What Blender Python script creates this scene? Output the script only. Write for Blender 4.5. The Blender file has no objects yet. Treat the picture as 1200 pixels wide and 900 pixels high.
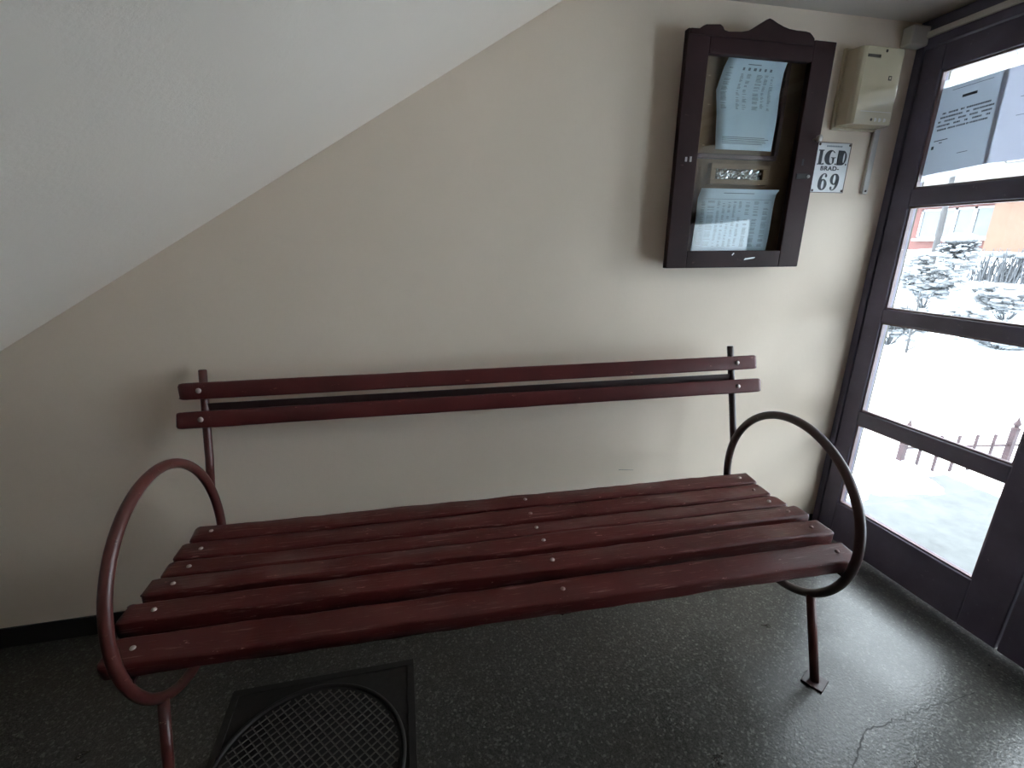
import bpy, bmesh, math, random
from math import sin, cos, pi, radians
from mathutils import Vector, Matrix
random.seed(7)
S = bpy.context.scene
COL = S.collection

# ------------------------------------------------------------------ view
S.view_settings.view_transform = 'Standard'
S.view_settings.look = 'None'
S.view_settings.exposure = 0.0
S.view_settings.gamma = 1.0
S.view_settings.use_curve_mapping = False
S.cycles.max_bounces = 14
S.cycles.diffuse_bounces = 8
S.cycles.glossy_bounces = 6
S.cycles.transmission_bounces = 8
S.cycles.transparent_max_bounces = 24
S.cycles.sample_clamp_indirect = 60.0
S.cycles.use_denoising = True
S.cycles.caustics_reflective = False
S.cycles.caustics_refractive = False

# ------------------------------------------------------------------ materials
def mat(name):
    m = bpy.data.materials.new(name); m.use_nodes = True
    nt = m.node_tree; nt.nodes.clear()
    out = nt.nodes.new('ShaderNodeOutputMaterial')
    return m, nt, out
def nd(nt, kind, **kw):
    n = nt.nodes.new(kind)
    for k, v in kw.items(): setattr(n, k, v)
    return n
def coords(nt, scale=(1, 1, 1), rot=(0, 0, 0)):
    tc = nd(nt, 'ShaderNodeTexCoord'); mp = nd(nt, 'ShaderNodeMapping')
    mp.inputs['Scale'].default_value = scale; mp.inputs['Rotation'].default_value = rot
    nt.links.new(tc.outputs['Object'], mp.inputs['Vector'])
    return mp.outputs['Vector']
def noise(nt, vec, scale, detail=4, rough=.55):
    n = nd(nt, 'ShaderNodeTexNoise'); n.inputs['Scale'].default_value = scale
    n.inputs['Detail'].default_value = detail; n.inputs['Roughness'].default_value = rough
    nt.links.new(vec, n.inputs['Vector']); return n.outputs['Fac']
def ramp(nt, fac, stops):
    r = nd(nt, 'ShaderNodeValToRGB'); e = r.color_ramp.elements
    while len(e) < len(stops): e.new(.5)
    for i, (p, c) in enumerate(stops):
        e[i].position = p; e[i].color = (c[0], c[1], c[2], 1)
    nt.links.new(fac, r.inputs['Fac']); return r.outputs['Color']
def mixc(nt, fac, a, b):
    m = nd(nt, 'ShaderNodeMix', data_type='RGBA')
    if isinstance(fac, (int, float)): m.inputs[0].default_value = fac
    else: nt.links.new(fac, m.inputs[0])
    for sock, v in ((m.inputs[6], a), (m.inputs[7], b)):
        if isinstance(v, tuple): sock.default_value = (v[0], v[1], v[2], 1)
        else: nt.links.new(v, sock)
    return m.outputs[2]
def bump(nt, h, strength=.2, dist=.01):
    b = nd(nt, 'ShaderNodeBump'); b.inputs['Strength'].default_value = strength
    b.inputs['Distance'].default_value = dist
    nt.links.new(h, b.inputs['Height']); return b.outputs['Normal']
def bsdf(nt, out, color, rough=.5, metal=0, normal=None, spec=.5):
    p = nd(nt, 'ShaderNodeBsdfPrincipled')
    if isinstance(color, tuple): p.inputs['Base Color'].default_value = (color[0], color[1], color[2], 1)
    else: nt.links.new(color, p.inputs['Base Color'])
    if isinstance(rough, (int, float)): p.inputs['Roughness'].default_value = rough
    else: nt.links.new(rough, p.inputs['Roughness'])
    p.inputs['Metallic'].default_value = metal
    p.inputs['Specular IOR Level'].default_value = spec
    if normal is not None: nt.links.new(normal, p.inputs['Normal'])
    nt.links.new(p.outputs[0], out.inputs[0]); return p

def plain(name, color, rough=.5, metal=0, nscale=30, var=.12, spec=.5):
    m, nt, out = mat(name); v = coords(nt)
    f = noise(nt, v, nscale)
    c = ramp(nt, f, [(.3, tuple(x * (1 - var) for x in color)), (.7, tuple(min(1, x * (1 + var)) for x in color))])
    bsdf(nt, out, c, rough, metal, bump(nt, f, .05, .002), spec); return m

def plaster(name, base, dirt, dirt_amt, bscale, bstr):
    m, nt, out = mat(name); v = coords(nt)
    big = noise(nt, v, 1.3, 5, .6); mid = noise(nt, v, 7, 5, .65); fine = noise(nt, v, bscale, 6, .7)
    c = mixc(nt, ramp(nt, big, [(.35, (0, 0, 0)), (.75, (dirt_amt,) * 3)]), base, dirt)
    c = mixc(nt, ramp(nt, mid, [(.62, (0, 0, 0)), (.8, (dirt_amt * .5,) * 3)]), c, dirt)
    bsdf(nt, out, c, .85, 0, bump(nt, fine, bstr, .004), .25); return m

M = {}
M['wall'] = plaster('cream plaster', (.82, .695, .57), (.63, .53, .42), .4, 60, .12)
M['walldark'] = plaster('dark fill cutting paint', (.24, .185, .135), (.18, .14, .10), .4, 40, .1)  # dark tone given to the unseen walls to cut bounced fill light
M['soffit'] = plaster('rough whitewash', (.81, .715, .625), (.70, .62, .53), .4, 90, .22)
M['ceil'] = plaster('ceiling paint', (.62, .575, .51), (.5, .45, .39), .5, 70, .15)

def terrazzo():
    m, nt, out = mat('worn terrazzo'); v = coords(nt)
    vo = nd(nt, 'ShaderNodeTexVoronoi'); vo.inputs['Scale'].default_value = 165; nt.links.new(v, vo.inputs['Vector'])
    chips = ramp(nt, vo.outputs['Color'], [(.0, (.011, .010, .008)), (.45, (.026, .024, .020)), (.72, (.075, .073, .064)), (.92, (.26, .26, .235))])
    vo2 = nd(nt, 'ShaderNodeTexVoronoi'); vo2.inputs['Scale'].default_value = 260; nt.links.new(v, vo2.inputs['Vector'])
    gaps = ramp(nt, vo2.outputs['Distance'], [(.1, (.13, .13, .118)), (.7, (.018, .0165, .014))])
    c = mixc(nt, .45, chips, gaps)
    big = noise(nt, v, 2.3, 5, .65)
    c = mixc(nt, ramp(nt, big, [(.3, (0, 0, 0)), (.85, (.5, .5, .5))]), c, (.032, .024, .017))
    rg = ramp(nt, noise(nt, v, 5, 4), [(.3, (.27,) * 3), (.75, (.36,) * 3)])
    h = noise(nt, v, 120, 3)
    bsdf(nt, out, c, rg, 0, bump(nt, h, .45, .002), .6); return m
M['floor'] = terrazzo()

def paint(name, base, chip, amount, rough=.35, stretch=(1, 14, 14), bstr=.25, nscale=9, spec=.5):
    m, nt, out = mat(name); v = coords(nt, stretch); v0 = coords(nt)
    g = noise(nt, v, nscale, 6, .7); w = noise(nt, v0, 5, 4, .6)
    c = ramp(nt, w, [(.3, tuple(x * .75 for x in base)), (.7, tuple(x * 1.2 for x in base))])
    mk = ramp(nt, g, [(1 - amount - .05, (0, 0, 0)), (1 - amount + .06, (.75,) * 3)])
    c = mixc(nt, mk, c, chip)
    sp = noise(nt, coords(nt, (.35, 1, 1)), 70, 4, .7)
    c = mixc(nt, ramp(nt, sp, [(.66, (0, 0, 0)), (.72, (.8,) * 3)]), c, tuple(min(1, x * 1.6) for x in chip))
    bsdf(nt, out, c, rough, 0, bump(nt, g, bstr, .004), spec); return m
M['slat'] = paint('maroon gloss paint on worn wood', (.078, .0135, .0125), (.27, .14, .13), .375, .36, spec=.28)
M['slatback'] = paint('maroon gloss paint', (.085, .017, .017), (.2, .08, .07), .2, .38, bstr=.1, spec=.28)
M['pipe_red'] = paint('red brown pipe paint', (.082, .02, .017), (.22, .13, .10), .30, .38, (3, 3, 3), .1, 9)
M['pipe_dark'] = paint('darkened pipe paint', (.045, .023, .024), (.14, .11, .10), .30, .34, (3, 3, 3), .1, 9)
M['iron'] = plain('dark steel bar', (.03, .013, .013), .5, 0)
M['bolt'] = plain('worn bolt steel', (.40, .33, .31), .4, .5)
M['boltdark'] = plain('painted bolt', (.23, .13, .12), .4, .1)
M['door'] = paint('purple brown door paint', (.12, .106, .155), (.17, .145, .18), .25, .42, (10, 10, 1), .12, 6)
M['cabinet'] = paint('dark maroon cabinet varnish', (.026, .010, .010), (.06, .03, .028), .22, .6, (8, 8, 1), .1, 8, .15)
M['cabin_in'] = paint('reddish cabinet lining', (.055, .02, .017), (.1, .05, .04), .25, .5, (8, 8, 1), .1, 8)
M['plyback'] = paint('brown fibreboard', (.20, .125, .065), (.3, .2, .12), .25, .7, (2, 2, 6), .1, 8)
M['base'] = plain('black skirting paint', (.012, .011, .011), .5)
M['paper'] = plain('bluish white paper', (.55, .66, .71), .7, 0, 12, .05)
M['ink'] = plain('grey print', (.17, .20, .23), .8)
M['inkdark'] = plain('dark print', (.05, .055, .065), .8)
M['foil'] = plain('crinkled clear wrapper', (.55, .55, .53), .18, .75, 40, .5)
M['cardbrown'] = plain('brown card', (.22, .145, .085), .7)
M['ivory'] = plain('ivory plastic', (.57, .49, .345), .13, 0, 6, .05)
M['ivory_side'] = M['ivory']
M['greyplastic'] = plain('grey white plastic', (.62, .59, .55), .5, 0, 10, .06)
M['darkmark'] = plain('dark marking', (.05, .04, .03), .5)
M['enamel'] = plain('white enamel', (.78, .78, .77), .3, 0, 8, .04)
M['black'] = plain('black enamel', (.012, .013, .017), .35)
M['rust'] = plain('rusty metal', (.10, .06, .045), .7)
M['brass'] = plain('tarnished metal', (.40, .36, .34), .4, .7)
M['castiron'] = plain('dark cast iron', (.014, .011, .010), .6, .0, 60, .3)
M['castrib'] = plain('foot polished iron ribs', (.10, .09, .08), .45, .3, 40, .3)
M['concrete'] = plain('wet concrete', (.06, .063, .063), .6, 0, 9, .25)
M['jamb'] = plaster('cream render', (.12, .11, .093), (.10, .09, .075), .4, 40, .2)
M['shade_canopy'] = plain('grey concrete slab', (.3, .3, .29), .9, 0, 5, .1)
M['bead'] = paint('worn pinkish glazing bead', (.20, .135, .14), (.34, .27, .26), .35, .5, (8, 8, 2), .1, 8)
M['facade_o'] = plain('orange render', (.115, .068, .046), .9, 0, 2, .08)
M['facade_r'] = plain('salmon red render', (.098, .042, .036), .9, 0, 2, .1)
M['facade_d'] = plain('dull brown render', (.075, .07, .062), .9, 0, 2, .08)
M['facade_w'] = plain('pale render', (.12, .117, .113), .9, 0, 2, .06)
M['winframe'] = plain('white window frame', (.3, .3, .31), .6)
M['winglass'] = plain('grey window pane', (.062, .068, .071), .25, 0, 3, .15)
M['bark'] = plain('grey bark', (.036, .035, .036), .9, 0, 20, .3)
M['twig'] = plain('dark twig', (.075, .079, .086), .9, 0, 20, .3)
M['fence'] = plain('red oxide iron', (.034, .015, .017), .7, 0, 20, .25)

def snow_mat():
    m, nt, out = mat('snow'); v = coords(nt)
    f = noise(nt, v, 3, 5); g = noise(nt, v, 14, 4)
    c = ramp(nt, f, [(.3, (.66, .72, .78)), (.7, (.84, .87, .90))])
    bsdf(nt, out, c, .8, 0, bump(nt, g, .5, .05), .2); return m
M['snow'] = snow_mat()
M['frost'] = plain('snow frosted twigs', (.15, .158, .168), .8, 0, 6, .35)

def glass():
    m, nt, out = mat('window glass')
    tr = nd(nt, 'ShaderNodeBsdfTransparent'); tr.inputs[0].default_value = (.97, .985, .99, 1)
    gl = nd(nt, 'ShaderNodeBsdfGlossy'); gl.inputs['Roughness'].default_value = 0.01
    ge = nd(nt, 'ShaderNodeNewGeometry'); dt = nd(nt, 'ShaderNodeVectorMath', operation='DOT_PRODUCT')
    nt.links.new(ge.outputs['Incoming'], dt.inputs[0]); nt.links.new(ge.outputs['Normal'], dt.inputs[1])
    def mth(op, a, b=None):
        n = nd(nt, 'ShaderNodeMath', operation=op)
        for i, v in enumerate((a, b)):
            if v is None: continue
            if isinstance(v, (int, float)): n.inputs[i].default_value = v
            else: nt.links.new(v, n.inputs[i])
        return n.outputs[0]
    # reflectance of one face of a thin pane: the same whichever side it is met from
    fr = mth('ADD', .028, mth('MULTIPLY', .972, mth('POWER', mth('SUBTRACT', 1.0, mth('ABSOLUTE', dt.outputs['Value'])), 5.0)))
    mx = nd(nt, 'ShaderNodeMixShader')
    nt.links.new(fr, mx.inputs[0]); nt.links.new(tr.outputs[0], mx.inputs[1]); nt.links.new(gl.outputs[0], mx.inputs[2])
    nt.links.new(mx.outputs[0], out.inputs[0]); return m
M['glass'] = glass()

def sheet(name, col, trans, clear, mixf=.5):
    m, nt, out = mat(name)
    d = nd(nt, 'ShaderNodeBsdfDiffuse'); d.inputs[0].default_value = (*col, 1)
    t = nd(nt, 'ShaderNodeBsdfTranslucent'); t.inputs[0].default_value = (*trans, 1)
    a = nd(nt, 'ShaderNodeMixShader'); a.inputs[0].default_value = mixf
    nt.links.new(d.outputs[0], a.inputs[1]); nt.links.new(t.outputs[0], a.inputs[2])
    tr = nd(nt, 'ShaderNodeBsdfTransparent'); b = nd(nt, 'ShaderNodeMixShader'); b.inputs[0].default_value = clear
    nt.links.new(a.outputs[0], b.inputs[1]); nt.links.new(tr.outputs[0], b.inputs[2])
    nt.links.new(b.outputs[0], out.inputs[0]); return m
M['sheet_a'] = sheet('backlit grey paper', (.7, .75, .8), (.49, .515, .55), .0)
M['sheet_b'] = sheet('backlit white paper', (.75, .78, .84), (.58, .59, .64), .0)
M['sleeve'] = sheet('clear plastic sleeve', (.7, .75, .8), (.8, .84, .88), .7)

# ------------------------------------------------------------------ geometry helpers
def obj(name, bm, m, parent=None, smooth=False, bev=0):
    me = bpy.data.meshes.new(name)
    bmesh.ops.recalc_face_normals(bm, faces=bm.faces[:])
    bm.to_mesh(me); bm.free()
    me.materials.append(M[m] if isinstance(m, str) else m)
    if smooth:
        for p in me.polygons: p.use_smooth = True
    o = bpy.data.objects.new(name, me); COL.objects.link(o)
    if parent is not None: o.parent = parent
    if bev:
        b = o.modifiers.new('edge', 'BEVEL'); b.width = bev; b.segments = 2; b.limit_method = 'ANGLE'
    return o
def empty(name, loc=(0, 0, 0), rz=0):
    o = bpy.data.objects.new(name, None); COL.objects.link(o)
    o.location = loc; o.rotation_euler = (0, 0, rz); o.empty_display_size = .1; return o
def tag(o, label, cat, group=None, kind=None):
    o['label'] = label; o['category'] = cat
    if group: o['group'] = group
    if kind: o['kind'] = kind
    return o
def struct(o, label, cat):
    o['label'] = label; o['category'] = cat; o['kind'] = 'structure'; return o
def box(bm, x0, x1, y0, y1, z0, z1):
    vs = [bm.verts.new((x, y, z)) for x in (x0, x1) for y in (y0, y1) for z in (z0, z1)]
    for f in ((0, 1, 3, 2), (4, 6, 7, 5), (0, 4, 5, 1), (2, 3, 7, 6), (0, 2, 6, 4), (1, 5, 7, 3)):
        bm.faces.new([vs[i] for i in f])
    return bm
def boxes(*bs):
    bm = bmesh.new()
    for b in bs: box(bm, *b)
    return bm
def tube(bm, pts, r, seg=12, closed=False, caps=True):
    pts = [Vector(p) for p in pts]; n = len(pts); rings = []
    rr = r if isinstance(r, (list, tuple)) else [r] * n
    prev = None
    for i, p in enumerate(pts):
        if closed: t = pts[(i + 1) % n] - pts[i - 1]
        else: t = pts[min(i + 1, n - 1)] - pts[max(i - 1, 0)]
        t.normalize()
        if prev is None:
            a = Vector((0, 0, 1)) if abs(t.z) < .9 else Vector((1, 0, 0))
            u = t.cross(a).normalized()
        else:
            u = (prev - t * prev.dot(t)).normalized()
        prev = u; w = t.cross(u)
        rings.append([bm.verts.new(p + (u * cos(2 * pi * k / seg) + w * sin(2 * pi * k / seg)) * rr[i]) for k in range(seg)])
    for i in range(n if closed else n - 1):
        a, b = rings[i], rings[(i + 1) % n]
        for k in range(seg): bm.faces.new((a[k], a[(k + 1) % seg], b[(k + 1) % seg], b[k]))
    if not closed and caps:
        bm.faces.new(rings[0][::-1]); bm.faces.new(rings[-1])
    return bm
def lathe(bm, prof, axis_pt, seg=16, axis='z'):
    o = Vector(axis_pt); rings = []
    def P(r, h, a):
        c, s = r * cos(a), r * sin(a)
        return o + (Vector((c, s, h)) if axis == 'z' else Vector((c, h, s)) if axis == 'y' else Vector((h, c, s)))
    for r, h in prof:
        rings.append([bm.verts.new(P(max(r, 1e-5), h, 2 * pi * k / seg)) for k in range(seg)])
    for a, b in zip(rings, rings[1:]):
        for k in range(seg): bm.faces.new((a[k], a[(k + 1) % seg], b[(k + 1) % seg], b[k]))
    bm.faces.new(rings[0]); bm.faces.new(rings[-1]); return bm
def prism_y(poly, y0, y1, bm=None):          # poly of (x,z), extruded along y
    bm = bm or bmesh.new()
    a = [bm.verts.new((x, y0, z)) for x, z in poly]; b = [bm.verts.new((x, y1, z)) for x, z in poly]
    n = len(poly); bm.faces.new(a); bm.faces.new(b[::-1])
    for i in range(n): bm.faces.new((a[i], b[i], b[(i + 1) % n], a[(i + 1) % n]))
    return bm
def prism_z(poly, z0, z1, bm=None):
    bm = bm or bmesh.new()
    a = [bm.verts.new((x, y, z0)) for x, y in poly]; b = [bm.verts.new((x, y, z1)) for x, y in poly]
    n = len(poly); bm.faces.new(a); bm.faces.new(b[::-1])
    for i in range(n): bm.faces.new((a[i], b[i], b[(i + 1) % n], a[(i + 1) % n]))
    return bm
def blob(bm, c, r, sub=2, squash=(1, 1, 1), jit=.15, seed=0):
    rnd = random.Random(seed)
    res = bmesh.ops.create_icosphere(bm, subdivisions=sub, radius=1)
    for v in res['verts']:
        k = 1 + rnd.uniform(-jit, jit)
        v.co = Vector((c[0] + v.co.x * r * squash[0] * k, c[1] + v.co.y * r * squash[1] * k, c[2] + v.co.z * r * squash[2] * k))
    return bm
def to_mesh_object(cu, name, m, parent=None, loc=(0, 0, 0), rot=(0, 0, 0)):
    t = bpy.data.objects.new('tmp', cu); COL.objects.link(t)
    bpy.context.view_layer.update()
    dg = bpy.context.evaluated_depsgraph_get()
    me = bpy.data.meshes.new_from_object(t.evaluated_get(dg)); me.name = name
    bpy.data.objects.remove(t); bpy.data.curves.remove(cu)
    me.materials.clear(); me.materials.append(M[m])
    o = bpy.data.objects.new(name, me); COL.objects.link(o)
    o.location = loc; o.rotation_euler = rot
    if parent is not None: o.parent = parent
    return o
def shapes(name, loops, m, parent, loc, rot, ext=.0004):
    cu = bpy.data.curves.new(name, 'CURVE'); cu.dimensions = '2D'; cu.fill_mode = 'BOTH'; cu.extrude = ext
    for lp in loops:
        sp = cu.splines.new('POLY'); sp.points.add(len(lp) - 1); sp.use_cyclic_u = True
        for i, (x, y) in enumerate(lp): sp.points[i].co = (x, y, 0, 1)
    return to_mesh_object(cu, name, m, parent, loc, rot)
def ell(cx, cy, rx, ry, a0=0, a1=360, n=28):
    return [(cx + rx * cos(radians(a0 + (a1 - a0) * i / n)), cy + ry * sin(radians(a0 + (a1 - a0) * i / n))) for i in range(n + (0 if abs(a1 - a0) == 360 else 1))]

# ------------------------------------------------------------------ room
XD = 1.93          # inner face of the entrance doors
ZC = 2.12          # ceiling
XL, YF = -2.7, -3.4
XW = 2.06          # outer face of the door wall
SL = .5884
def soff(x): return 1.053 + SL * (x + 1.179)
xk = (ZC - 1.053) / SL - 1.179
struct(obj('floor', boxes((XL - .1, XW, YF - .1, .1, -.12, 0)), 'floor'), 'grey green speckled terrazzo floor', 'floor')
struct(obj('wall_back', boxes((XL - .1, 1.99, 0, .2, -.1, 2.5)), 'wall'), 'cream plastered wall behind the bench', 'wall')
struct(obj('wall_left', boxes((XL - .2, XL, YF, 0, -.1, 2.5)), 'walldark'), 'plastered wall at the low end under the stairs', 'wall')
struct(obj('wall_front', boxes((XL - .1, XW, YF - .2, YF, -.1, 2.5)), 'walldark'), 'plastered wall behind the viewer', 'wall')
struct(obj('wall_right', boxes((XD, XW, YF, -1.70, -.1, 2.5)), 'walldark'), 'plastered wall beside the entrance doors', 'wall')
bm = prism_y([(xk, ZC), (xk - .05, ZC + .15), (XL - .2, soff(XL - .2) + .2), (XL - .2, soff(XL - .2))], YF, 0)
struct(obj('stair_soffit', bm, 'soffit'), 'whitewashed sloping underside of the staircase', 'ceiling')
struct(obj('ceiling', boxes((xk - .05, XW, YF, 0, ZC, ZC + .15)), 'ceil'), 'flat beige ceiling above the entrance', 'ceiling')
struct(obj('baseboard_back', boxes((XL, XD - .01, -.008, 0, 0, .08)), 'base', bev=.002), 'black painted skirting along the back wall', 'baseboard')
# hairline crack in the terrazzo
crk = [(1.06, -1.06), (1.121, -.996), (1.16, -.975), (1.20, -.945), (1.245, -.928), (1.27, -.921), (1.31, -.93), (1.345, -.918), (1.385, -.924), (1.42, -.908), (1.455, -.914), (1.508, -.904), (1.57, -.912), (1.637, -.905), (1.70, -.90)]
fine = []
rc = random.Random(3)
for (a, b) in zip(crk, crk[1:]):
    for k in range(4):
        t = k / 4
        fine.append((a[0] + (b[0] - a[0]) * t + rc.uniform(-.004, .004), a[1] + (b[1] - a[1]) * t + rc.uniform(-.004, .004)))
bm = bmesh.new(); L = []; Rr = []
for i, (x, y) in enumerate(fine):
    q = fine[min(i + 1, len(fine) - 1)]; pq = fine[max(i - 1, 0)]
    t = Vector((q[0] - pq[0], q[1] - pq[1])).normalized(); w = rc.uniform(.0012, .003) * (1 - .6 * i / len(fine))
    L.append(bm.verts.new((x - t.y * w, y + t.x * w, .0006))); Rr.append(bm.verts.new((x + t.y * w, y - t.x * w, .0006)))
for i in range(len(L) - 1): bm.faces.new((L[i], L[i + 1], Rr[i + 1], Rr[i]))
obj('crack', bm, 'castiron', bpy.data.objects['floor'])

o = obj('scratch', prism_y([(.857, .4365), (.925, .4285), (.925, .4295), (.858, .438)], -.0006, 0), 'darkmark', bpy.data.objects['wall_back'])
# entrance: frame and two glazed leaves
fr = obj('trim_1', boxes((XD - .006, 1.99, -.03, -.0005, 0, ZC - .0005), (XD - .006, 1.99, -1.70, -1.655, 0, ZC - .0005), (XD - .006, 1.99, -1.655, -.03, 2.03, ZC - .0005)), 'door', bev=.003)
struct(fr, 'dark purple brown frame around the entrance doors', 'door frame')
struct(obj('trim_2', boxes((1.99, XW, -.045, .2, -.1, ZC), (1.99, XW, -1.70, -1.655, -.1, ZC)), 'jamb', bev=.004), 'cream rendered outer reveal of the entrance', 'reveal')
ZP = [(1.553, 1.942), (1.100, 1.491), (.655, 1.045), (.2035, .594)]
def leaf(name, y0, y1, p0, p1, label):       # y0 > y1, pane between p0 > p1
    bm = bmesh.new(); x0, x1 = XD, XD + .045
    box(bm, x0, x1, p0, y0, .012, 2.026); box(bm, x0, x1, y1, p1, .012, 2.026)
    zs = [.012] + [v for z in reversed(ZP) for v in z] + [2.026]
    for i in range(0, len(zs), 2): box(bm, x0, x1, p1, p0, zs[i], zs[i + 1])
    d = obj(name, bm, 'door', bev=.004); struct(d, label, 'door')
    for z0, z1 in ZP:
        obj('glass_pane', boxes((1.955, 1.959, p1 - .006, p0 + .006, z0 - .006, z1 + .006)), 'glass', d)
        b = .007                                # glazing beads around the inner side of each pane
        obj('glazing_bead', boxes((1.938, 1.9545, p0 - b, p0 - .0002, z0, z1), (1.938, 1.9545, p1 + .0002, p1 + b, z0, z1),
                                  (1.938, 1.9545, p1 + b, p0 - b, z0 + .0002, z0 + b), (1.938, 1.9545, p1 + b, p0 - b, z1 - b, z1 - .0002)), 'bead', d, bev=.0015)
    return d
leaf('door_1', -.032, -.792, -.107, -.669, 'dark glazed entrance door leaf next to the back wall')
d2 = leaf('door_2', -.798, -1.653, -.92, -1.535, 'dark glazed entrance door leaf nearer the viewer')
obj('door_handle', tube(bmesh.new(), [(XD - .001, -.86, 1.02), (XD - .05, -.86, 1.02), (XD - .055, -.87, 1.02), (XD - .055, -.98, 1.02)], .009), 'brass', d2, True)
# strip of trunking over the door
bm = boxes((XD - .022, XD - .007, -.62, -.03, 2.058, 2.078), (XD - .024, XD - .007, -1.5, -.60, 2.05, 2.085))
tag(obj('cable_trunking', bm, 'greyplastic', bev=.003), 'pale cable trunking running along the top of the door frame', 'trunking')
tag(obj('junction_box', boxes((1.845, 1.922, -.045, -.0005, 2.035, 2.098)), 'greyplastic', bev=.006), 'small grey junction box in the corner under the ceiling', 'junction box')
bm = boxes((1.803, 1.829, -.014, -.0005, 1.542, 1.768))
cv = obj('cable_trunking', bm, 'greyplastic', bev=.003)
tag(cv, 'short vertical cable trunking dropping from the ivory box', 'trunking')
bm = bmesh.new(); lathe(bm, [(.004, 0), (.004, -.002), (.002, -.003)], (1.816, -.014, 1.553), 10, 'y')
obj('screw', bm, 'darkmark', cv, True)

# ------------------------------------------------------------------ bench
TH = -.02994; BX = .30604; YB = -.457
bench = empty('park_bench', (BX - sin(TH) * YB, cos(TH) * YB, 0), TH)
tag(bench, 'maroon slatted bench with round pipe armrests against the cream wall', 'bench')
def by(y): return y - YB
def slat(name, x0, x1, yc, zt, w, t, m, tilt=0, parent=bench, seed=0, jit=.0018, r=.0075):
    rnd = random.Random(seed); prof = []
    hw, ht = w / 2, t / 2
    for cx_, cz_, a0 in ((hw - r, ht - r, 0), (-hw + r, ht - r, 90), (-hw + r, -ht + r, 180), (hw - r, -ht + r, 270)):
        for k in range(4):
            a = radians(a0 + 30 * k); prof.append((cx_ + r * cos(a), cz_ + r * sin(a)))
    n = 44; rings = []; bm = bmesh.new(); c, s = cos(tilt), sin(tilt)
    xs = [x0, x0 + .003, x0 + .010] + [x0 + .02 + (x1 - x0 - .04) * i / n for i in range(n + 1)] + [x1 - .010, x1 - .003, x1]
    sag = rnd.uniform(-.002, .002); off = [0] * len(prof)
    for i, x in enumerate(xs):
        e = min(i, len(xs) - 1 - i); k = (.80, .93, .985)[e] if e < 3 else 1
        ring = []
        for j, (u, v) in enumerate(prof):
            off[j] = .7 * off[j] + rnd.uniform(-jit, jit) * .6
            uu = u * (k if e < 3 else 1) + off[j]; vv = v * k + off[j] * .7
            q = (x - x0) / (x1 - x0)
            ring.append(bm.verts.new((x + (rnd.uniform(-.003, .003) if e == 0 else 0), by(yc) + uu * c - vv * s + sag * sin(pi * q), zt - t / 2 + uu * s + vv * c)))
        rings.append(ring)
    m_ = len(prof)
    for a, b in zip(rings, rings[1:]):
        for k in range(m_): bm.faces.new((a[k], a[(k + 1) % m_], b[(k + 1) % m_], b[k]))
    bm.faces.new(rings[0]); bm.faces.new(rings[-1])
    return obj(name, bm, m, parent, True)
def bolt(parent, x, y, z, nrm, m='bolt', r=.0068):
    nrm = Vector(nrm).normalized(); bm = bmesh.new()
    lathe(bm, [(r, -.003), (r, .001), (r * .85, .0035), (r * .45, .0052), (.0004, .0056)], (0, 0, 0), 12)
    o = obj('bolt', bm, m, parent, True)
    q = Vector((0, 0, 1)).rotation_difference(nrm)
    o.matrix_basis = Matrix.Translation((x, by(y), z)) @ q.to_matrix().to_4x4()
    return o
SLATS = [(-.233, .487, .072, -.995, .995), (-.316, .479, .078, -1.008, .99), (-.400, .478, .066, -1.006, .997), (-.491, .491, .070, -1.008, 1.0), (-.591, .493, .074, -1.015, .998), (-.695, .476, .079, -1.0, .992)]
TI = [.08, .03, -.02, -.02, .0, .12]
for i, (y, z, w, xa, xb) in enumerate(SLATS):
    tilt = TI[i]
    s_ = slat('seat_slat', xa, xb, y, z, w, .046, 'slat', tilt, seed=i + 1, jit=.0026)
    for x in (-.942, .084, .942):
        bolt(s_, x, y, z - .0005, (0, -sin(tilt), cos(tilt)), 'bolt' if (x < .5 and (i + int(x > 0)) % 4 != 2) or i in (0, 2) else 'boltdark')
# back slats follow the lean of the posts
LEAN = math.atan2(.058, .198)
for y, z, xa, xb, sd in ((-.1065, .9435, -1.0, 1.028, 21), (-.1325, .8565, -1.013, 1.043, 22)):
    s_ = slat('back_slat', xa, xb, y, z, .026, .053, 'slatback', -LEAN, seed=sd, jit=.0008, r=.006)
    zc_ = z - .0265
    for x in (-.942, .942):
        bolt(s_, x, y - .0135 * cos(LEAN), zc_ + .004, (0, -cos(LEAN), sin(LEAN)), 'bolt', .0085)
obj('back_rail', boxes((-.935, .935, by(-.1015), by(-.0955), .842, .872)), 'iron', bench, bev=.001)
FR = ((.2965, .0008, .0046, .0063, .0042), (.3008, -.0011, -.0074, .0013, -.0029))
def ringpt(k, a):
    q = FR[k]; r = q[0] + q[1] * cos(a) + q[2] * sin(a) + q[3] * cos(2 * a) + q[4] * sin(2 * a)
    return (-.457 + r * cos(a), .51 + r * sin(a))
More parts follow.
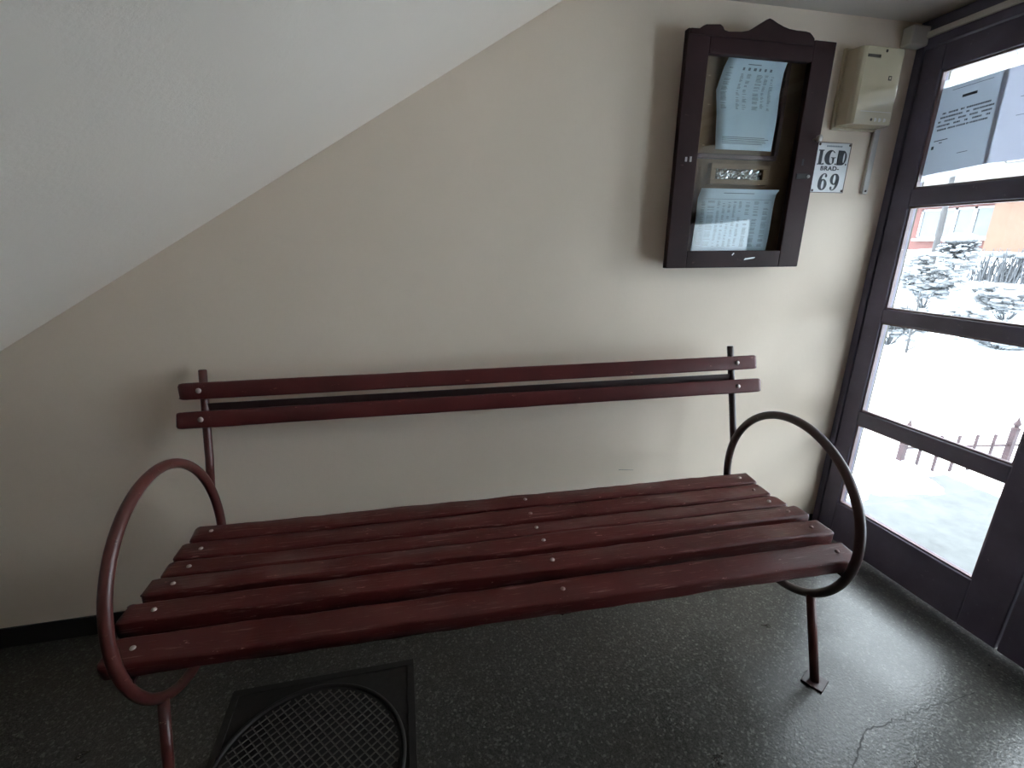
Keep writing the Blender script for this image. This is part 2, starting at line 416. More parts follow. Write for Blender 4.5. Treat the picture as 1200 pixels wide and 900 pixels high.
for k, x in ((0, .942), (1, -.942)):
    pm = 'pipe_dark' if k == 0 else 'pipe_red'
    pts = []
    for j in range(72):
        y, z = ringpt(k, 2 * pi * j / 72); pts.append((x, by(y), z))
    o = obj('armrest_ring', tube(bmesh.new(), pts, .0138, 14, True), pm, bench, True)
    if k == 0: o['label'] = 'dark worn pipe ring at the door end'
    else: o['label'] = 'red brown pipe ring at the dark end'
    y0, z0 = ringpt(k, radians(19))
    obj('back_post', tube(bmesh.new(), [(x, by(y0), z0), (x, by(-.142), .70), (x, by(-.121), .777), (x, by(-.092), .875), (x, by(-.0635), .972), (x, by(-.063), .975)], [.0125] * 5 + [.0105], 14), 'pipe_dark' if k == 0 else 'pipe_red', bench, True)
    a = radians(-129); yt, zt = ringpt(k, a)
    lg = obj('leg', tube(bmesh.new(), [(x, by(yt), zt - .002), (x, by(-.7274), .006)], .0135, 14), 'pipe_red', bench, True)
    pl = prism_z([(x - .012, by(-.7274) - .043), (x + .042, by(-.7274) - .012), (x + .012, by(-.7274) + .043), (x - .042, by(-.7274) + .012)], 0, .007)
    obj('foot_plate', pl, 'pipe_dark', lg, bev=.0015)
    yt, zt = ringpt(k, radians(-51))
    lg = obj('leg', tube(bmesh.new(), [(x, by(yt), zt), (x, by(-.20), .006)], .0135, 14), 'pipe_red', bench, True)
    obj('foot_plate', prism_z([(x - .03, by(-.23)), (x + .03, by(-.23)), (x + .03, by(-.17)), (x - .03, by(-.17))], 0, .007), 'pipe_dark', lg, bev=.0015)
def crossbar(x, w, ya, yb_):
    path = [(ya, .446)] + [(y, z - .0505) for y, z, *_ in SLATS] + [(yb_, .424)]
    bm = bmesh.new(); rings = []
    for y, z in path: rings.append([bm.verts.new((x + sx * w / 2, by(y), z + sz * .0035)) for sx, sz in ((-1, -1), (1, -1), (1, 1), (-1, 1))])
    for a, b in zip(rings, rings[1:]):
        for k in range(4): bm.faces.new((a[k], a[(k + 1) % 4], b[(k + 1) % 4], b[k]))
    bm.faces.new(rings[0]); bm.faces.new(rings[-1]); return bm
for x, ya, yb_ in ((-.942, -.175, -.743), (.942, -.175, -.743)):
    obj('crossbar', crossbar(x, .028, ya, yb_), 'pipe_dark', bench)
bm = crossbar(.084, .03, -.20, -.725); tube(bm, [(.084, by(-.70), .428), (.084, by(-.70), .398)], .005, 8)
obj('crossbar', bm, 'iron', bench)

# ------------------------------------------------------------------ notice cabinet on the wall
cab = empty('notice_cabinet', (1.22, 0, 1.272)); tag(cab, 'dark wooden glazed notice cabinet with carved top hanging on the wall', 'cabinet')
def cl(o): o.location = (-1.22, 0, -1.272); return o
bx0, bx1, bz0, bz1 = .985, 1.485, 1.285, 1.975
cl(obj('body', boxes((bx0, bx0 + .018, -.056, -.0005, bz0, bz1), (bx1 - .018, bx1, -.056, -.0005, bz0, bz1), (bx0 + .018, bx1 - .018, -.056, -.0005, bz0, bz0 + .018), (bx0 + .018, bx1 - .018, -.056, -.0005, bz1 - .018, bz1)), 'cabin_in', cab, bev=.002))
cl(obj('back_panel', boxes((bx0 + .018, bx1 - .018, -.012, -.0005, bz0 + .018, bz1 - .018)), 'plyback', cab))
dx0, dx1, dz0, dz1 = .940, 1.499, 1.272, 2.004
px0, px1, pz0, pz1 = 1.020, 1.411, 1.332, 1.940
dr = cl(obj('cabinet_door', boxes((dx0, px0, -.082, -.058, dz0, dz1 - .002), (px1, dx1, -.082, -.058, dz0, dz1), (px0, px1, -.082, -.058, dz0, pz0), (px0, px1, -.082, -.058, pz1, dz1 - .004)), 'cabinet', cab, bev=.003))
obj('glass_pane', boxes((px0 - .004, px1 + .004, -.072, -.069, pz0 - .004, pz1 + .004)), 'glass', dr)
crown = [(.945, 1.985), (.945, 2.000), (.978, 2.001), (.986, 2.008), (.997, 2.013), (1.046, 2.017), (1.056, 2.012), (1.063, 2.003), (1.080, 2.000), (1.125, 2.003), (1.150, 2.008), (1.172, 2.019), (1.192, 2.031), (1.210, 2.042), (1.222, 2.047), (1.234, 2.044), (1.255, 2.036), (1.278, 2.029), (1.30, 2.0245), (1.327, 2.0225), (1.365, 2.0225), (1.382, 2.020), (1.393, 2.013), (1.403, 2.005), (1.405, 1.985)]
cl(obj('carved_crown', prism_y(crown, -.088, -.05), 'cabinet', cab, bev=.002))
bm = bmesh.new(); lathe(bm, [(.004, 0), (.004, -.016), (.011, -.02), (.012, -.028), (.007, -.033)], (1.472, -.082, 1.708), 14, 'y')
obj('knob', bm, 'brass', dr, True)
obj('keyhole', boxes((1.440, 1.447, -.0826, -.081, 1.624, 1.645)), 'black', dr)
o = obj('latch', boxes((1.424, 1.474, -.0845, -.081, 1.580, 1.597)), 'castiron', dr, bev=.002)
bm = bmesh.new(); lathe(bm, [(.006, 0), (.006, -.004), (.003, -.006)], (1.474, -.083, 1.588), 10, 'y'); obj('latch_pin', bm, 'brass', dr, True)
bm = boxes((.973, .980, -.0835, -.081, 1.622, 1.636), (.990, .997, -.0835, -.081, 1.622, 1.638)); obj('hinge_screw', bm, 'brass', dr)
obj('paint_chip', prism_y([(1.258, 1.298), (1.300, 1.304), (1.305, 1.309), (1.292, 1.308), (1.262, 1.305)], -.0824, -.0818), 'enamel', dr)
obj('paint_chip', prism_y([(1.206, 1.314), (1.214, 1.322), (1.211, 1.325), (1.204, 1.318)], -.0824, -.0818), 'enamel', dr)
cl(obj('inner_batten', boxes((1.04, 1.375, -.03, -.012, 1.645, 1.660), (1.362, 1.378, -.03, -.012, 1.660, 1.95)), 'cabin_in', cab, bev=.002))

def bent_sheet(rows, th=.0006, m='paper', name='notice_sheet'):     # rows: (x0, x1, y, z) from the top down
    bm = bmesh.new(); F = []; B = []; n = 6
    dense = []
    for a, b in zip(rows, rows[1:]):
        for k in range(5):
            t = k / 5; dense.append(tuple(a[i] + (b[i] - a[i]) * t for i in range(4)))
    dense.append(rows[-1])
    for x0, x1, y, z in dense:
        F.append([bm.verts.new((x0 + (x1 - x0) * i / n, y + .0012 * sin(i * 1.3 + z * 30), z)) for i in range(n + 1)])
        B.append([bm.verts.new((x0 + (x1 - x0) * i / n, y + .0012 * sin(i * 1.3 + z * 30) + th, z)) for i in range(n + 1)])
    for g in (F, B):
        for a, b in zip(g, g[1:]):
            for i in range(n): bm.faces.new((a[i], a[i + 1], b[i + 1], b[i]))
    for i in range(n): bm.faces.new((F[0][i], B[0][i], B[0][i + 1], F[0][i + 1])); bm.faces.new((F[-1][i], B[-1][i], B[-1][i + 1], F[-1][i + 1]))
    for j in range(len(F) - 1):
        for i in (0, n): bm.faces.new((F[j][i], B[j][i], B[j + 1][i], F[j + 1][i]))
    return obj(name, bm, m, None, True), dense
def row_at(dense, z):
    for a, b in zip(dense, dense[1:]):
        if a[3] >= z >= b[3]:
            t = (a[3] - z) / (a[3] - b[3]); return [a[i] + (b[i] - a[i]) * t for i in range(4)]
    return dense[-1]
def print_on(dense, marks, m, parent, name='printed_text'):         # marks: (u0, u1, v0, v1) fractions across and down
    zt, zb = dense[0][3], dense[-1][3]; bm = bmesh.new()
    for u0, u1, v0, v1 in marks:
        q = []
        for u, v in ((u0, v0), (u1, v0), (u1, v1), (u0, v1)):
            z = zt + (zb - zt) * v; r = row_at(dense, z); q.append(bm.verts.new((r[0] + (r[1] - r[0]) * u, r[2] - .0020, z)))
        bm.faces.new(q)
    return obj(name, bm, m, parent)
r1 = random.Random(11)
up, dn = bent_sheet([(1.1226, 1.3465, -.050, 1.957), (1.113, 1.348, -.034, 1.92), (1.100, 1.353, -.0215, 1.856), (1.108, 1.349, -.030, 1.78), (1.1145, 1.342, -.036, 1.673)])
tag(up, 'tall folded bluish printed list in the upper part of the notice cabinet', 'notice')
mk = [(.12, .40, .035, .042), (.36, .58, .085, .093)] + [(.08 + .0, .14, .125, .132)] + [(.30 + .09 * i, .30 + .09 * i + r1.uniform(.02, .05), .118, .145) for i in range(6)]
for v in [.18 + .011 * i for i in range(34)]:
    for u0, u1 in ((.06, .16), (.30, .36), (.40, .47), (.56, .66), (.69, .75), (.80, .86)):
        if r1.random() < .75: mk.append((u0, u1 - r1.uniform(0, .03), v, v + .0045))
mk += [(.1, .92 - .12 * r1.random(), .855 + .018 * i, .862 + .018 * i) for i in range(5)]
print_on(dn, mk, 'ink', up)
lo, dn2 = bent_sheet([(1.0655, 1.386, -.056, 1.544), (1.068, 1.384, -.046, 1.530), (1.066, 1.386, -.040, 1.512), (1.064, 1.384, -.040, 1.42), (1.060, 1.380, -.038, 1.331)])
tag(lo, 'wide bluish printed table in the lower part of the notice cabinet', 'notice')
mk = [(.3, .7, .06, .07), (.08, .95, .155, .16)]
for v in [.19 + .017 * i for i in range(44)]:
    for u0, u1 in ((.05, .1), (.13, .22), (.25, .29), (.32, .36), (.39, .43), (.46, .50), (.53, .57), (.62, .68), (.73, .80), (.86, .93)):
        if r1.random() < .72: mk.append((u0, u1 - r1.uniform(0, .015), v, v + .006))
print_on(dn2, mk, 'ink', lo)
lh = obj('label_holder', boxes((1.108, 1.348, -.036, -.0125, 1.561, 1.578), (1.108, 1.348, -.036, -.0125, 1.612, 1.630), (1.108, 1.128, -.036, -.0125, 1.578, 1.612), (1.322, 1.348, -.036, -.0125, 1.578, 1.612)), 'plyback', bev=.002)
tag(lh, 'small brown label holder with crinkled clear window between the two notices', 'label holder')
bm = bmesh.new(); rw = random.Random(5); g = [[bm.verts.new((1.126 + .198 * i / 24, -.027 + rw.uniform(-.005, .005), 1.576 + .038 * j / 6)) for j in range(7)] for i in range(25)]
for i in range(24):
    for j in range(6): bm.faces.new((g[i][j], g[i + 1][j], g[i + 1][j + 1], g[i][j + 1]))
obj('wrapper', bm, 'foil', lh)

# ------------------------------------------------------------------ enamel number sign
sg = obj('number_sign', boxes((-.075, .075, -.003, -.0005, -.087, .087)), 'enamel', bev=.002); sg.location = (1.645, 0, 1.632)
tag(sg, 'small white enamel sign with black 69 partly behind the notice cabinet', 'sign')
RX = (pi / 2, 0, 0)
def let(name, loops, cx_, cz_, sc=1):
    return shapes(name, [[(x * sc, y * sc) for x, y in lp] for lp in loops], 'black', sg, (cx_, -.0034, cz_), RX)
zIG = .036; h2 = .0255
# I, G, D in heavy contrast letters
let('letter', [[(-.012, h2), (.012, h2), (.012, h2 - .003), (.007, h2 - .004), (.007, -h2 + .004), (.012, -h2 + .003), (.012, -h2), (-.012, -h2), (-.012, -h2 + .003), (-.007, -h2 + .004), (-.007, h2 - .004), (-.012, h2 - .003)]], -.056, zIG)
G = ell(0, 0, .0255, h2, 38, 318, 30) + [(.019, -.004), (.019, -.002), (.026, -.001), (.026, .001), (.004, .001), (.004, -.001), (.010, -.002)] + ell(.007, 0, .0105, h2 - .004, 300, 50, 24)
let('letter', [G], -.0125, zIG)
let('letter', [[(-.020, -h2), (.003, -h2)] + ell(.002, 0, .019, h2, -80, 80, 20) + [(-.020, h2)], ell(.009, 0, .0042, h2 - .008, 0, 360, 20)], .041, zIG)
for x in (-.041, .0155, .0635): let('full_stop', [ell(0, 0, .0032, .0032, 0, 360, 12)], x, zIG - h2 + .003)
def text(s, size, cx_, cz_, m, name, parent=sg, y=-.0034, off=0, sx=1):
    cu = bpy.data.curves.new(name, 'FONT'); cu.body = s; cu.size = size; cu.align_x = 'CENTER'; cu.align_y = 'CENTER'
    cu.extrude = .0003; cu.offset = off; cu.space_character = 1.1
    o = to_mesh_object(cu, name, m, parent, (cx_, y, cz_), RX); o.scale = (sx, 1, 1); return o
text('BRAD-', .0205, -.006, -.0025, 'black', 'lettering', off=.0006, sx=1.35)
hs = .030
six = [ell(0, -.010, .0205, .020, 0, 360, 30), ell(.0015, -.010, .0062, .0155, 0, 360, 24)]
arc6 = [(-.0205, -.010)] + ell(.004, -.004, .0245, .034, 180, 70, 20) + [(.0165, .0225), (.0155, .0165), (.0095, .0155), (.0065, .021), (.0085, .0265)] + ell(.004, -.004, .012, .031, 100, 180, 14) + [(-.008, -.010)]
zN = -.049
def num(rot, cx_):
    f = (lambda p: (-p[0], -p[1])) if rot else (lambda p: p)
    let('digit', [[f(p) for p in lp] for lp in six], cx_, zN); let('digit_stroke', [[f(p) for p in arc6]], cx_, zN)
num(False, -.0275); num(True, .026)
mk = bmesh.new()
for i in range(9): box(mk, -.036 + .008 * i, -.031 + .008 * i, -.0036, -.003, .072, .077)
obj('small_print', mk, 'ink', sg)
for x, z in ((.068, .080), (.068, -.080), (-.068, .080), (-.068, -.080)):
    bm = bmesh.new(); lathe(bm, [(.0045, 0), (.0045, -.0015), (.002, -.003)], (x, -.003, z), 10, 'y'); obj('nail', bm, 'rust', sg, True)
obj('rusty_edge', boxes((.0725, .0756, -.0035, -.0029, -.087, .087), (-.075, .0725, -.0035, -.0029, -.0875, -.0855), (-.075, .0725, -.0035, -.0029, .0855, .0875)), 'rust', sg)

# ------------------------------------------------------------------ ivory control box
mb = empty('control_box', (1.71, 0, 1.768)); tag(mb, 'ivory plastic control box on the wall beside the door corner', 'control box')
def ml(o): o.location = (-1.71, 0, -1.768); return o
bm = prism_z([(1.615, -.0005), (1.806, -.0005), (1.806, -.064), (1.799, -.071), (1.640, -.071), (1.628, -.067), (1.620, -.056)], 1.768, 2.010)
ml(obj('housing', bm, 'ivory', mb, bev=.003))
ml(obj('base_plate', boxes((1.606, 1.812, -.012, -.0004, 1.76, 2.018)), 'ivory', mb, bev=.002))
ml(obj('name_strip', boxes((1.645, 1.700, -.0716, -.0705, 1.976, 1.985)), 'darkmark', mb))
ml(obj('display', boxes((1.751, 1.765, -.0716, -.0705, 1.910, 1.924)), 'darkmark', mb))
ml(obj('display_lens', boxes((1.7545, 1.7615, -.0722, -.0705, 1.9135, 1.9205)), 'ivory', mb))
bm = bmesh.new(); lathe(bm, [(.005, .0), (.005, -.0012), (.002, -.0016)], (1.722, -.0705, 1.998), 10, 'y'); ml(obj('screw', bm, 'darkmark', mb))
bm = bmesh.new(); lathe(bm, [(.005, .0), (.005, -.0012), (.002, -.0016)], (1.713, -.0705, 1.785), 10, 'y'); ml(obj('indicator', bm, 'darkmark', mb))
for x in (1.730, 1.749, 1.771):
    ml(obj('indicator', boxes((x - .003, x + .003, -.0714, -.0705, 1.779, 1.791), (x + .0045, x + .007, -.0714, -.0705, 1.781, 1.789)), 'greyplastic', mb))
ml(obj('cover_seam', boxes((1.66, 1.795, -.0713, -.0705, 1.8095, 1.8115)), 'greyplastic', mb))

# ------------------------------------------------------------------ notices taped to the door glass
def flat_sheet(name, quad, x, m, th=.0005):         # quad (y,z) tl tr br bl
    bm = bmesh.new()
    a = [bm.verts.new((x, y, z)) for y, z in quad]; b = [bm.verts.new((x + th, y, z)) for y, z in quad]
    bm.faces.new(a); bm.faces.new(b[::-1])
    for i in range(4): bm.faces.new((a[i], b[i], b[(i + 1) % 4], a[(i + 1) % 4]))
    return obj(name, bm, m)
qa = [(-.1085, 1.883), (-.317, 1.890), (-.326, 1.612), (-.1125, 1.598)]
pa = flat_sheet('notice_sheet', qa, 1.9530, 'sheet_a'); tag(pa, 'grey backlit notice with bold paragraph taped inside the top door pane', 'notice')
qb = [(-.300, 1.888), (-.520, 1.896), (-.522, 1.606), (-.312, 1.613)]
pb = flat_sheet('notice_sheet', qb, 1.9520, 'sheet_b'); tag(pb, 'whiter backlit notice to the right of the grey one on the top door pane', 'notice')
o = flat_sheet('plastic_sleeve', [(-.1075, 1.909), (-.305, 1.916), (-.326, 1.590), (-.1085, 1.576)], 1.9540, 'sleeve'); o.parent = pa
def lerp2(q, u, v):
    t = Vector(q[0]).lerp(Vector(q[1]), u); b = Vector(q[3]).lerp(Vector(q[2]), u); return t.lerp(b, v)
def print_flat(q, x, marks, m, parent):
    bm = bmesh.new()
    for u0, u1, v0, v1 in marks:
        bm.faces.new([bm.verts.new((x, *lerp2(q, u, v))) for u, v in ((u0, v0), (u1, v0), (u1, v1), (u0, v1))])
    return obj('printed_text', bm, m, parent)
mk = [(.38, .60, .135, .165)]
lines = [(.12, .85, [.07, .16, .06, .36]), (.10, .90, [.36, .06, .3]), (.08, .88, [.05, .17, .12, .12, .15]), (.07, .87, [.21, .11, .06, .14, .06]), (.09, .85, [.16, .12, .14, .04, .26])]
for k, (a, b, ws) in enumerate(lines):
    gap = (b - a - sum(ws)) / max(1, len(ws) - 1); u = a
    for w in ws:
        uu = u
        while uu < u + w - .012:
            ww = min(r1.uniform(.014, .03), u + w - uu); mk.append((uu, uu + ww - .005, .285 + .046 * k, .305 + .046 * k)); uu += ww
        u += w + gap
mk += [(.08, .30, .60, .61), (.17, .22, .63, .64), (.06, .10, .66, .70), (.5, .66, .80, .806), (.2, .8, .045, .05)]
print_flat(qa, 1.9526, mk, 'inkdark', pa)
for q in ((.3, .8, .16, .166), (.3, .8, .33, .336), (.3, .7, .52, .526)): print_flat(qb, 1.9516, [q], 'ink', pb)

# ------------------------------------------------------------------ manhole cover in the floor
mh = empty('manhole_cover', (-.36, -.675, 0)); tag(mh, 'dark cast iron manhole cover set in the floor under the bench', 'manhole cover')
x0, x1, y0, y1 = -.607, -.045, -.97, -.378
def hl(o): o.location = (.36, .675, 0); return o
bm = bmesh.new(); box(bm, x0, x1, y0, y1, -.004, .0012); hl(obj('cover_plate', bm, 'castiron', mh))
w = .022
hl(obj('square_frame', boxes((x0, x1, y1 - w, y1, 0, .005), (x0, x1, y0, y0 + w, 0, .005), (x0, x0 + w, y0 + w, y1 - w, 0, .005), (x1 - w, x1, y0 + w, y1 - w, 0, .005)), 'castiron', mh, bev=.001))
cx_, cy_, rr = -.338, -.680, .248
bm = bmesh.new(); tube(bm, [(cx_ + (rr + .01) * cos(2 * pi * k / 64), cy_ + (rr + .01) * sin(2 * pi * k / 64), .002) for k in range(64)], .007, 8, True)
hl(obj('round_rim', bm, 'castiron', mh, True))
bm = bmesh.new(); sp = .021
for ang in (radians(38), radians(128)):
    d = Vector((cos(ang), sin(ang))); n = Vector((-d.y, d.x)); k = -12
    for k in range(-12, 13):
        s = k * sp
        if abs(s) > rr - .012: continue
        l = math.sqrt((rr - .006) ** 2 - s * s); a = Vector((cx_, cy_)) + n * s - d * l; b = Vector((cx_, cy_)) + n * s + d * l
        q = [a + n * .0016, b + n * .0016, b - n * .0016, a - n * .0016]
        prism_z([(p.x, p.y) for p in q], .0012, .004, bm)
hl(obj('tread_ribs', bm, 'castrib', mh))

# ------------------------------------------------------------------ outside
def hn(x, y, sd=0):
    return (sin(1.7 * x + 1.1 * y + sd) + sin(2.9 * y - 1.3 * x + 2 * sd) + .6 * sin(5.1 * x + 3.7 * y + sd) + .4 * sin(7.3 * y - 6.1 * x)) / 3
def sm(a, b, v):
    t = max(0, min(1, (v - a) / (b - a))); return t * t * (3 - 2 * t)
def gz(x, y):
    z = -.30 + max(0, x - 4.6) * .128 * sm(4.6, 7, x) + .035 * hn(x, y) + .10 * max(0, hn(x * .5, y * .5, 2)) * sm(3.6, 5, x)
    edge = 3.0 + .25 * hn(2 * x, 1.3 * y, 4) + .3 * (y + .2) * (1 if y > -.2 else 0)
    z += .19 * (1 - sm(edge - .1, edge + .6, x)) * (1 if True else 0)
    inner = 3.25 - .45 * sm(.9, 1.8, -y) + .12 * hn(3 * x, 6 * y, 1) + .1 * sm(.0, .5, -y)
    bare = (1 - sm(inner - .1, inner + .18, x)) * sm(-2.6, -2.1, y) * (1 - sm(.20, .50, y + .06 * hn(5 * x, 3 * y, 3)))
    z += 1.5 * sm(7.5, 10.5, -y) * sm(4, 7, x)  # unseen snow bank, raised so the cabinet glass reflects bright snow
    return z - bare * .14 + .012 * hn(9 * x, 11 * y, 5) + .03 * hn(15 * x, 13 * y, 1) * hn(4 * x, 5 * y, 2) * (1 - bare)
def grid(xs, ys, fz):
    bm = bmesh.new(); g = [[bm.verts.new((x, y, fz(x, y))) for y in ys] for x in xs]
    for i in range(len(xs) - 1):
        for j in range(len(ys) - 1): bm.faces.new((g[i][j], g[i + 1][j], g[i + 1][j + 1], g[i][j + 1]))
    return bm
xs = [2.062 + .05 * i for i in range(70)] + [5.6 + .2 * i for i in range(30)] + [11.6 + .6 * i for i in range(22)]
ys = [-14 + .6 * i for i in range(19)] + [-2.6 + .06 * i for i in range(100)] + [3.5 + .25 * i for i in range(30)] + [11.2 + .7 * i for i in range(16)]
sn = obj('snowy_ground', grid(xs, ys, gz), 'snow', None, True); struct(sn, 'deep white snow rising from the entrance to the houses', 'ground')
struct(obj('landing', boxes((XW + .002, 3.6, -2.8, .55, -.5, -.17)), 'concrete'), 'wet grey concrete landing outside the door', 'landing')

struct(obj('shade_canopy', boxes((XW + .001, 3.3, -2.5, .6, 2.34, 2.50)), 'shade_canopy', bev=.01), 'unseen concrete slab added over the landing to cut high sky light', 'shade_canopy')  # unseen slab added to hold back high sky light by the door
# fence
fe = empty('garden_fence', (3.9, .78, -.32)); tag(fe, 'low red iron picket fence standing in the snow outside', 'fence')
A, B = Vector((3.561, .836)), Vector((4.40, .70)); dirv = (B - A)
def fl(o): o.location = (-3.9, -.78, .32); return o
ang = math.atan2(dirv.y, dirv.x)
def fpt(t): return A + dirv * t
def post(t, h, w, name='fence_post', spear=True):
    p = fpt(t); z0 = gz(p.x, p.y) - .04; zt = -.30 + h
    bm = boxes((p.x - w, p.x + w, p.y - w, p.y + w, z0, zt)); o = fl(obj(name, bm, 'fence', fe))
    if spear:
        b2 = bmesh.new(); lathe(b2, [(w * 1.5, 0), (w * 1.5, .012), (w * .7, .02), (w * 1.3, .045), (w * .5, .075), (.002, .105)], (p.x, p.y, zt), 8); obj('finial', b2, 'fence', o)
for t in (0, 1.0, 2.0, 3.0): post(t, .335 if t < 3 else .335, .019)
for i in range(18):
    if i % 6 == 5: continue
    post((i + 1) / 6, .30, .008, 'picket', False)
p, q = fpt(0), fpt(3)
fl(obj('rail', tube(bmesh.new(), [(p.x, p.y, .195 - .30 + .015), (q.x, q.y, .195 - .30 + .015)], .009, 6), 'fence', fe))

# bare shrubs loaded with snow
def branches(bm, base, h, spread, n, rnd, r0=.012):
    tips = []
    for _ in range(n):
        a = rnd.uniform(0, 2 * pi); el = rnd.uniform(.25, 1.15); p = Vector(base); d = Vector((cos(a) * spread * el, sin(a) * spread * el, h * rnd.uniform(.6, 1.0)))
        pts = [p + Vector((d.x * t, d.y * t, d.z * (1.25 * t - .25 * t * t))) + Vector((rnd.uniform(-.03, .03), rnd.uniform(-.03, .03), 0)) * (t > 0) for t in (0, .25, .5, .75, 1)]
        tube(bm, pts, [r0, r0 * .8, r0 * .65, r0 * .45, r0 * .25], 5, False, False)
        for k in (2, 3, 4):
            tips.append(pts[k])
            for _ in range(4):
                e = pts[k] + Vector((rnd.uniform(-.34, .34), rnd.uniform(-.34, .34), rnd.uniform(-.16, .2))) * spread
                tube(bm, [pts[k], (pts[k] + e) / 2 + Vector((0, 0, .03)), e], [r0 * .5, r0 * .4, r0 * .2], 4, False, False); tips.append(e)
    return tips
def shrub(name, x, y, h, spread, n, label, seed, snow_n, snow_r, group=None, cat='shrub', stem=0, twm='twig'):
    rnd = random.Random(seed); z0 = gz(x, y) - .05; root = empty(name, (x, y, z0)); tag(root, label, cat, group)
    bm = bmesh.new(); 
    if stem: tube(bm, [(0, 0, 0), (.01, .02, stem)], [.03, .022], 6)
    tips = branches(bm, (0, 0, stem), h, spread, n, rnd, .0075)
    obj('branches', bm, twm, root, True)
    bm = bmesh.new()
    for k in range(snow_n):
        t = rnd.choice(tips); r = snow_r * rnd.uniform(.5, 1.2)
        blob(bm, t + Vector((rnd.uniform(-.03, .03), rnd.uniform(-.03, .03), r * .3)), r, 1, (rnd.uniform(.7, 2.2), rnd.uniform(.7, 2.2), .6), .3, seed * 100 + k)
    obj('snow_load', bm, 'frost', root, True); return root
shrub('snowy_shrub', 8.8, 4.87, .92, .56, 26, 'largest snow laden bare shrub in the middle of the garden', 1, 620, .046)
shrub('snowy_shrub', 6.8, 3.72, .54, .40, 18, 'snow laden bare shrub with thick stems at the left of the garden', 2, 330, .04)
shrub('snowy_shrub', 8.9, 3.72, .58, .44, 20, 'low snow laden shrub at the right of the largest shrub', 3, 420, .042)
shrub('snowy_shrub', 7.5, 2.85, .32, .42, 16, 'lowest snow laden shrub bent down in front at the right', 4, 230, .04)
shrub('snowy_shrub', 8.0, 3.72, .34, .28, 14, 'small snow laden shrub in front of the largest shrub', 5, 200, .04)
# clipped ball shrub
x, y = 10.0, 5.42; z0 = gz(x, y) - .05
rb = empty('ball_shrub', (x, y, z0)); tag(rb, 'round clipped shrub with a cap of snow before the orange house', 'shrub')
bm = bmesh.new(); rnd = random.Random(9); tube(bm, [(0, 0, 0), (0, 0, .7)], .03, 6)
cz = 1.245 - z0
for _ in range(260):
    v = Vector((rnd.gauss(0, 1), rnd.gauss(0, 1), rnd.gauss(0, 1))).normalized(); e = Vector((0, 0, cz)) + v * .27 * rnd.uniform(.75, 1.08)
    tube(bm, [Vector((0, 0, cz)) + v * .08, e, e + Vector((rnd.uniform(-.06, .06), rnd.uniform(-.06, .06), rnd.uniform(-.02, .06)))], [.012, .009, .004], 4, False, False)
obj('branches', bm, 'twig', rb, True)
bm = bmesh.new(); blob(bm, (0, 0, cz + .19), .26, 2, (1, 1, .42), .06, 3)
for k in range(150):
    v = Vector((rnd.gauss(0, 1), rnd.gauss(0, 1), rnd.gauss(0, 1))).normalized(); p = Vector((0, 0, cz)) + v * .27
    blob(bm, p, .034 * rnd.uniform(.6, 1.3), 1, (1.4, 1.4, .7), .25, 900 + k)
obj('snow_cap', bm, 'frost', rb, True)
# hedge
hx, hy0, hy1 = 11.0, 3.3, 5.75
hd = empty('hedge', (hx, 4.5, gz(hx, 4.5))); tag(hd, 'dark low hedge under snow at the right before the orange house', 'hedge')
bm = bmesh.new(); zb_ = gz(hx, 4.5)
for _ in range(420):
    p = Vector((rnd.uniform(-.2, .2), rnd.uniform(hy0, hy1) - 4.5, .1)); tube(bm, [p, p + Vector((rnd.uniform(-.1, .1), rnd.uniform(-.1, .1), rnd.uniform(.3, .62)))], [.012, .005], 4, False, False)
obj('twigs', bm, 'twig', hd)
bm = bmesh.new()
for k in range(30): blob(bm, (rnd.uniform(-.15, .15), rnd.uniform(hy0, hy1) - 4.5, .60), rnd.uniform(.08, .14), 1, (1.2, 1.6, .5), .2, 500 + k)
obj('snow_load', bm, 'frost', hd, True)
# tree trunk and sapling
x, y = 10.9, 6.47; z0 = gz(x, y) - .1
tr = empty('bare_tree', (x, y, z0)); tag(tr, 'bare tree with a thin grey trunk in front of the orange house', 'tree')
bm = bmesh.new(); tube(bm, [(0, .02, 0), (0, .02, .6), (.02, .05, 1.3), (.03, .08, 2.2), (.05, .10, 3.4)], [.07, .06, .055, .045, .03], 8); obj('trunk', bm, 'bark', tr, True)
bm = bmesh.new(); branches(bm, (.03, .08, 2.2), 1.8, 1.3, 10, random.Random(14), .02); obj('branches', bm, 'twig', tr, True)
x, y = 6.55, 3.25; z0 = gz(x, y) - .08
sp_ = empty('sapling', (x, y, z0)); tag(sp_, 'thin bare sapling forking in the snow at the left of the garden', 'sapling')
bm = bmesh.new()
tube(bm, [(0, 0, 0), (0, .01, .3), (.0, .0, .62), (0, .02, .9)], [.018, .015, .012, .006], 6)
tube(bm, [(0, .01, .33), (0, -.12, .48), (0, -.25, .62), (0, -.42, .70)], [.012, .010, .008, .004], 6)
tube(bm, [(0, .0, .12), (0, -.10, .2), (0, -.2, .26)], [.010, .008, .004], 5)
tube(bm, [(0, .01, .42), (0, .12, .6), (0, .16, .8)], [.010, .008, .004], 5)
obj('stem', bm, 'bark', sp_, True)

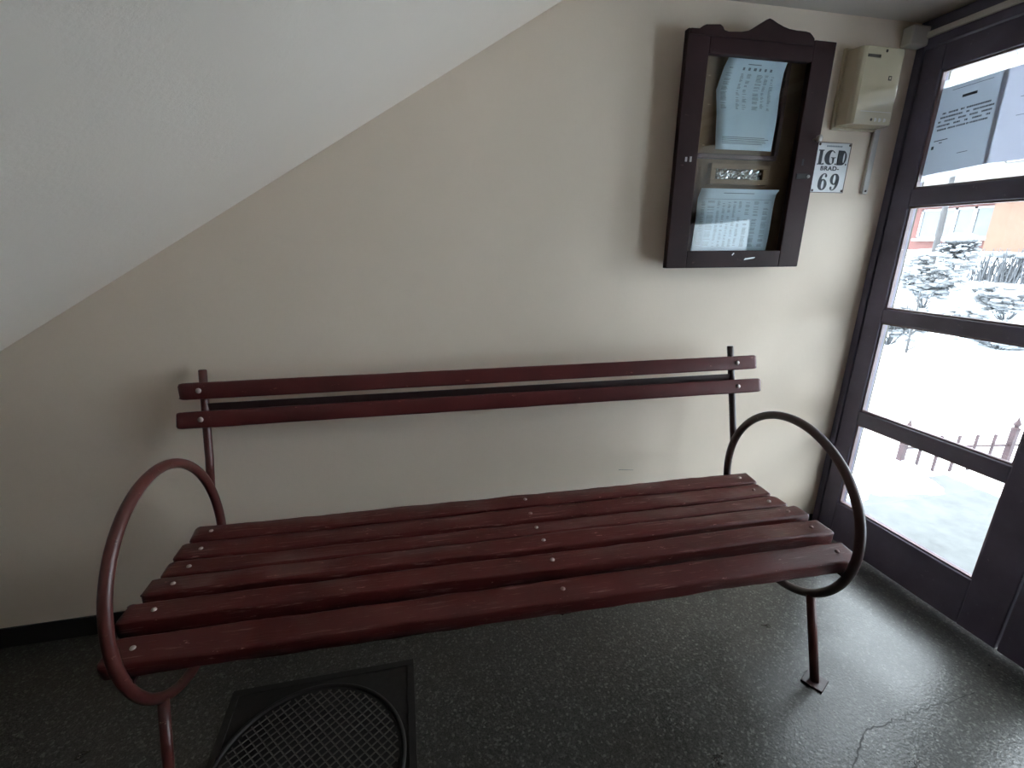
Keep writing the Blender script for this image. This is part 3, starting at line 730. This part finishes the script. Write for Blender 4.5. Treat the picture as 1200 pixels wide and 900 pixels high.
# apartment house across the garden
bh = empty('apartment_house', (16.5, 9, 1.0)); tag(bh, 'orange and pale apartment house across the snowy garden', 'building')
def hb(o): o.location = (-16.5, -9, -1.0); return o
X = 16.0
hb(obj('lower_wall', boxes((X, X + 4, 8.84, 16, .4, 2.48)), 'facade_r', bh))
hb(obj('bay_wall', boxes((X - .35, X + 4, 2.0, 8.84, .4, 2.48)), 'facade_o', bh))
hb(obj('snow_ledge', boxes((X - .55, X + .4, 2.0, 16, 2.48, 2.62)), 'snow', bh, bev=.03))
hb(obj('upper_wall', boxes((X, X + 4, 2.0, 16, 2.62, 11)), 'facade_w', bh))
def window(y0, y1, z0, z1, mull, x=X):
    w = .05; bs = [(x - .06, x, y0, y0 + w, z0, z1), (x - .06, x, y1 - w, y1, z0, z1), (x - .06, x, y0, y1, z0, z0 + w), (x - .06, x, y0, y1, z1 - w, z1)]
    for m_ in mull: bs.append((x - .06, x, m_ - .045, m_ + .045, z0, z1))
    f = hb(obj('window', boxes(*bs), 'winframe', bh)); obj('pane', boxes((x - .03, x - .02, y0 + w, y1 - w, z0 + w, z1 - w)), 'winglass', f)
window(8.92, 10.96, 1.50, 2.33, (9.97, 9.47))
window(12.0, 14.0, 1.50, 2.33, (12.7, 13.3))
hb(obj('sill', boxes((X - .16, X, 8.9, 11.0, 1.43, 1.50)), 'snow', bh))
for z in (3.4, 5.6):
    for y in (4.2, 7.6, 11.2, 13.6): window(y, y + 1.5, z, z + 1.3, (y + .75,))
bm = boxes((12.8, 23, -28, -14.6, .2, 11))  # unseen house front, added so the cabinet glass mirrors something dim
struct(obj('wall_reflection_block', bm, 'facade_d'), 'unseen dull house front added to dim the cabinet glass reflection', 'wall')
# unseen wing, added to block sky light from the wall beside the door
struct(obj('wall_light_block', boxes((XW, 3.35, -9.5, -5.0, -.6, 7)), 'facade_w'), 'unseen pale wing added to block sky light beside the door', 'wall')

# ------------------------------------------------------------------ light: overcast winter sky
W = bpy.data.worlds.new('sky'); S.world = W; W.use_nodes = True
nt = W.node_tree; bg = nt.nodes['Background']
bg.inputs[0].default_value = (.85, .935, 1.0, 1); bg.inputs[1].default_value = 15.5
W.cycles.sampling_method = 'AUTOMATIC'

# ------------------------------------------------------------------ camera
cam = bpy.data.cameras.new('camera'); co = bpy.data.objects.new('camera', cam); COL.objects.link(co)
yaw, pitch, roll = -.22176, .31591, .00134
right0 = Vector((cos(yaw), sin(yaw), 0)); fwd = Vector((-sin(yaw) * cos(pitch), cos(yaw) * cos(pitch), -sin(pitch)))
down0 = fwd.cross(right0)
right = cos(roll) * right0 + sin(roll) * down0; down = -sin(roll) * right0 + cos(roll) * down0
R = Matrix((right, -down, -fwd)).transposed()
co.matrix_world = Matrix.Translation((0, -1.7, 1.3574)) @ R.to_4x4()
cam.sensor_fit = 'HORIZONTAL'; cam.sensor_width = 36; cam.lens = 559.096 * 36 / 1200
cam.shift_x = 1.645 / 1200; cam.shift_y = 18.33 / 1200
cam.clip_start = .02; cam.clip_end = 200
S.camera = co
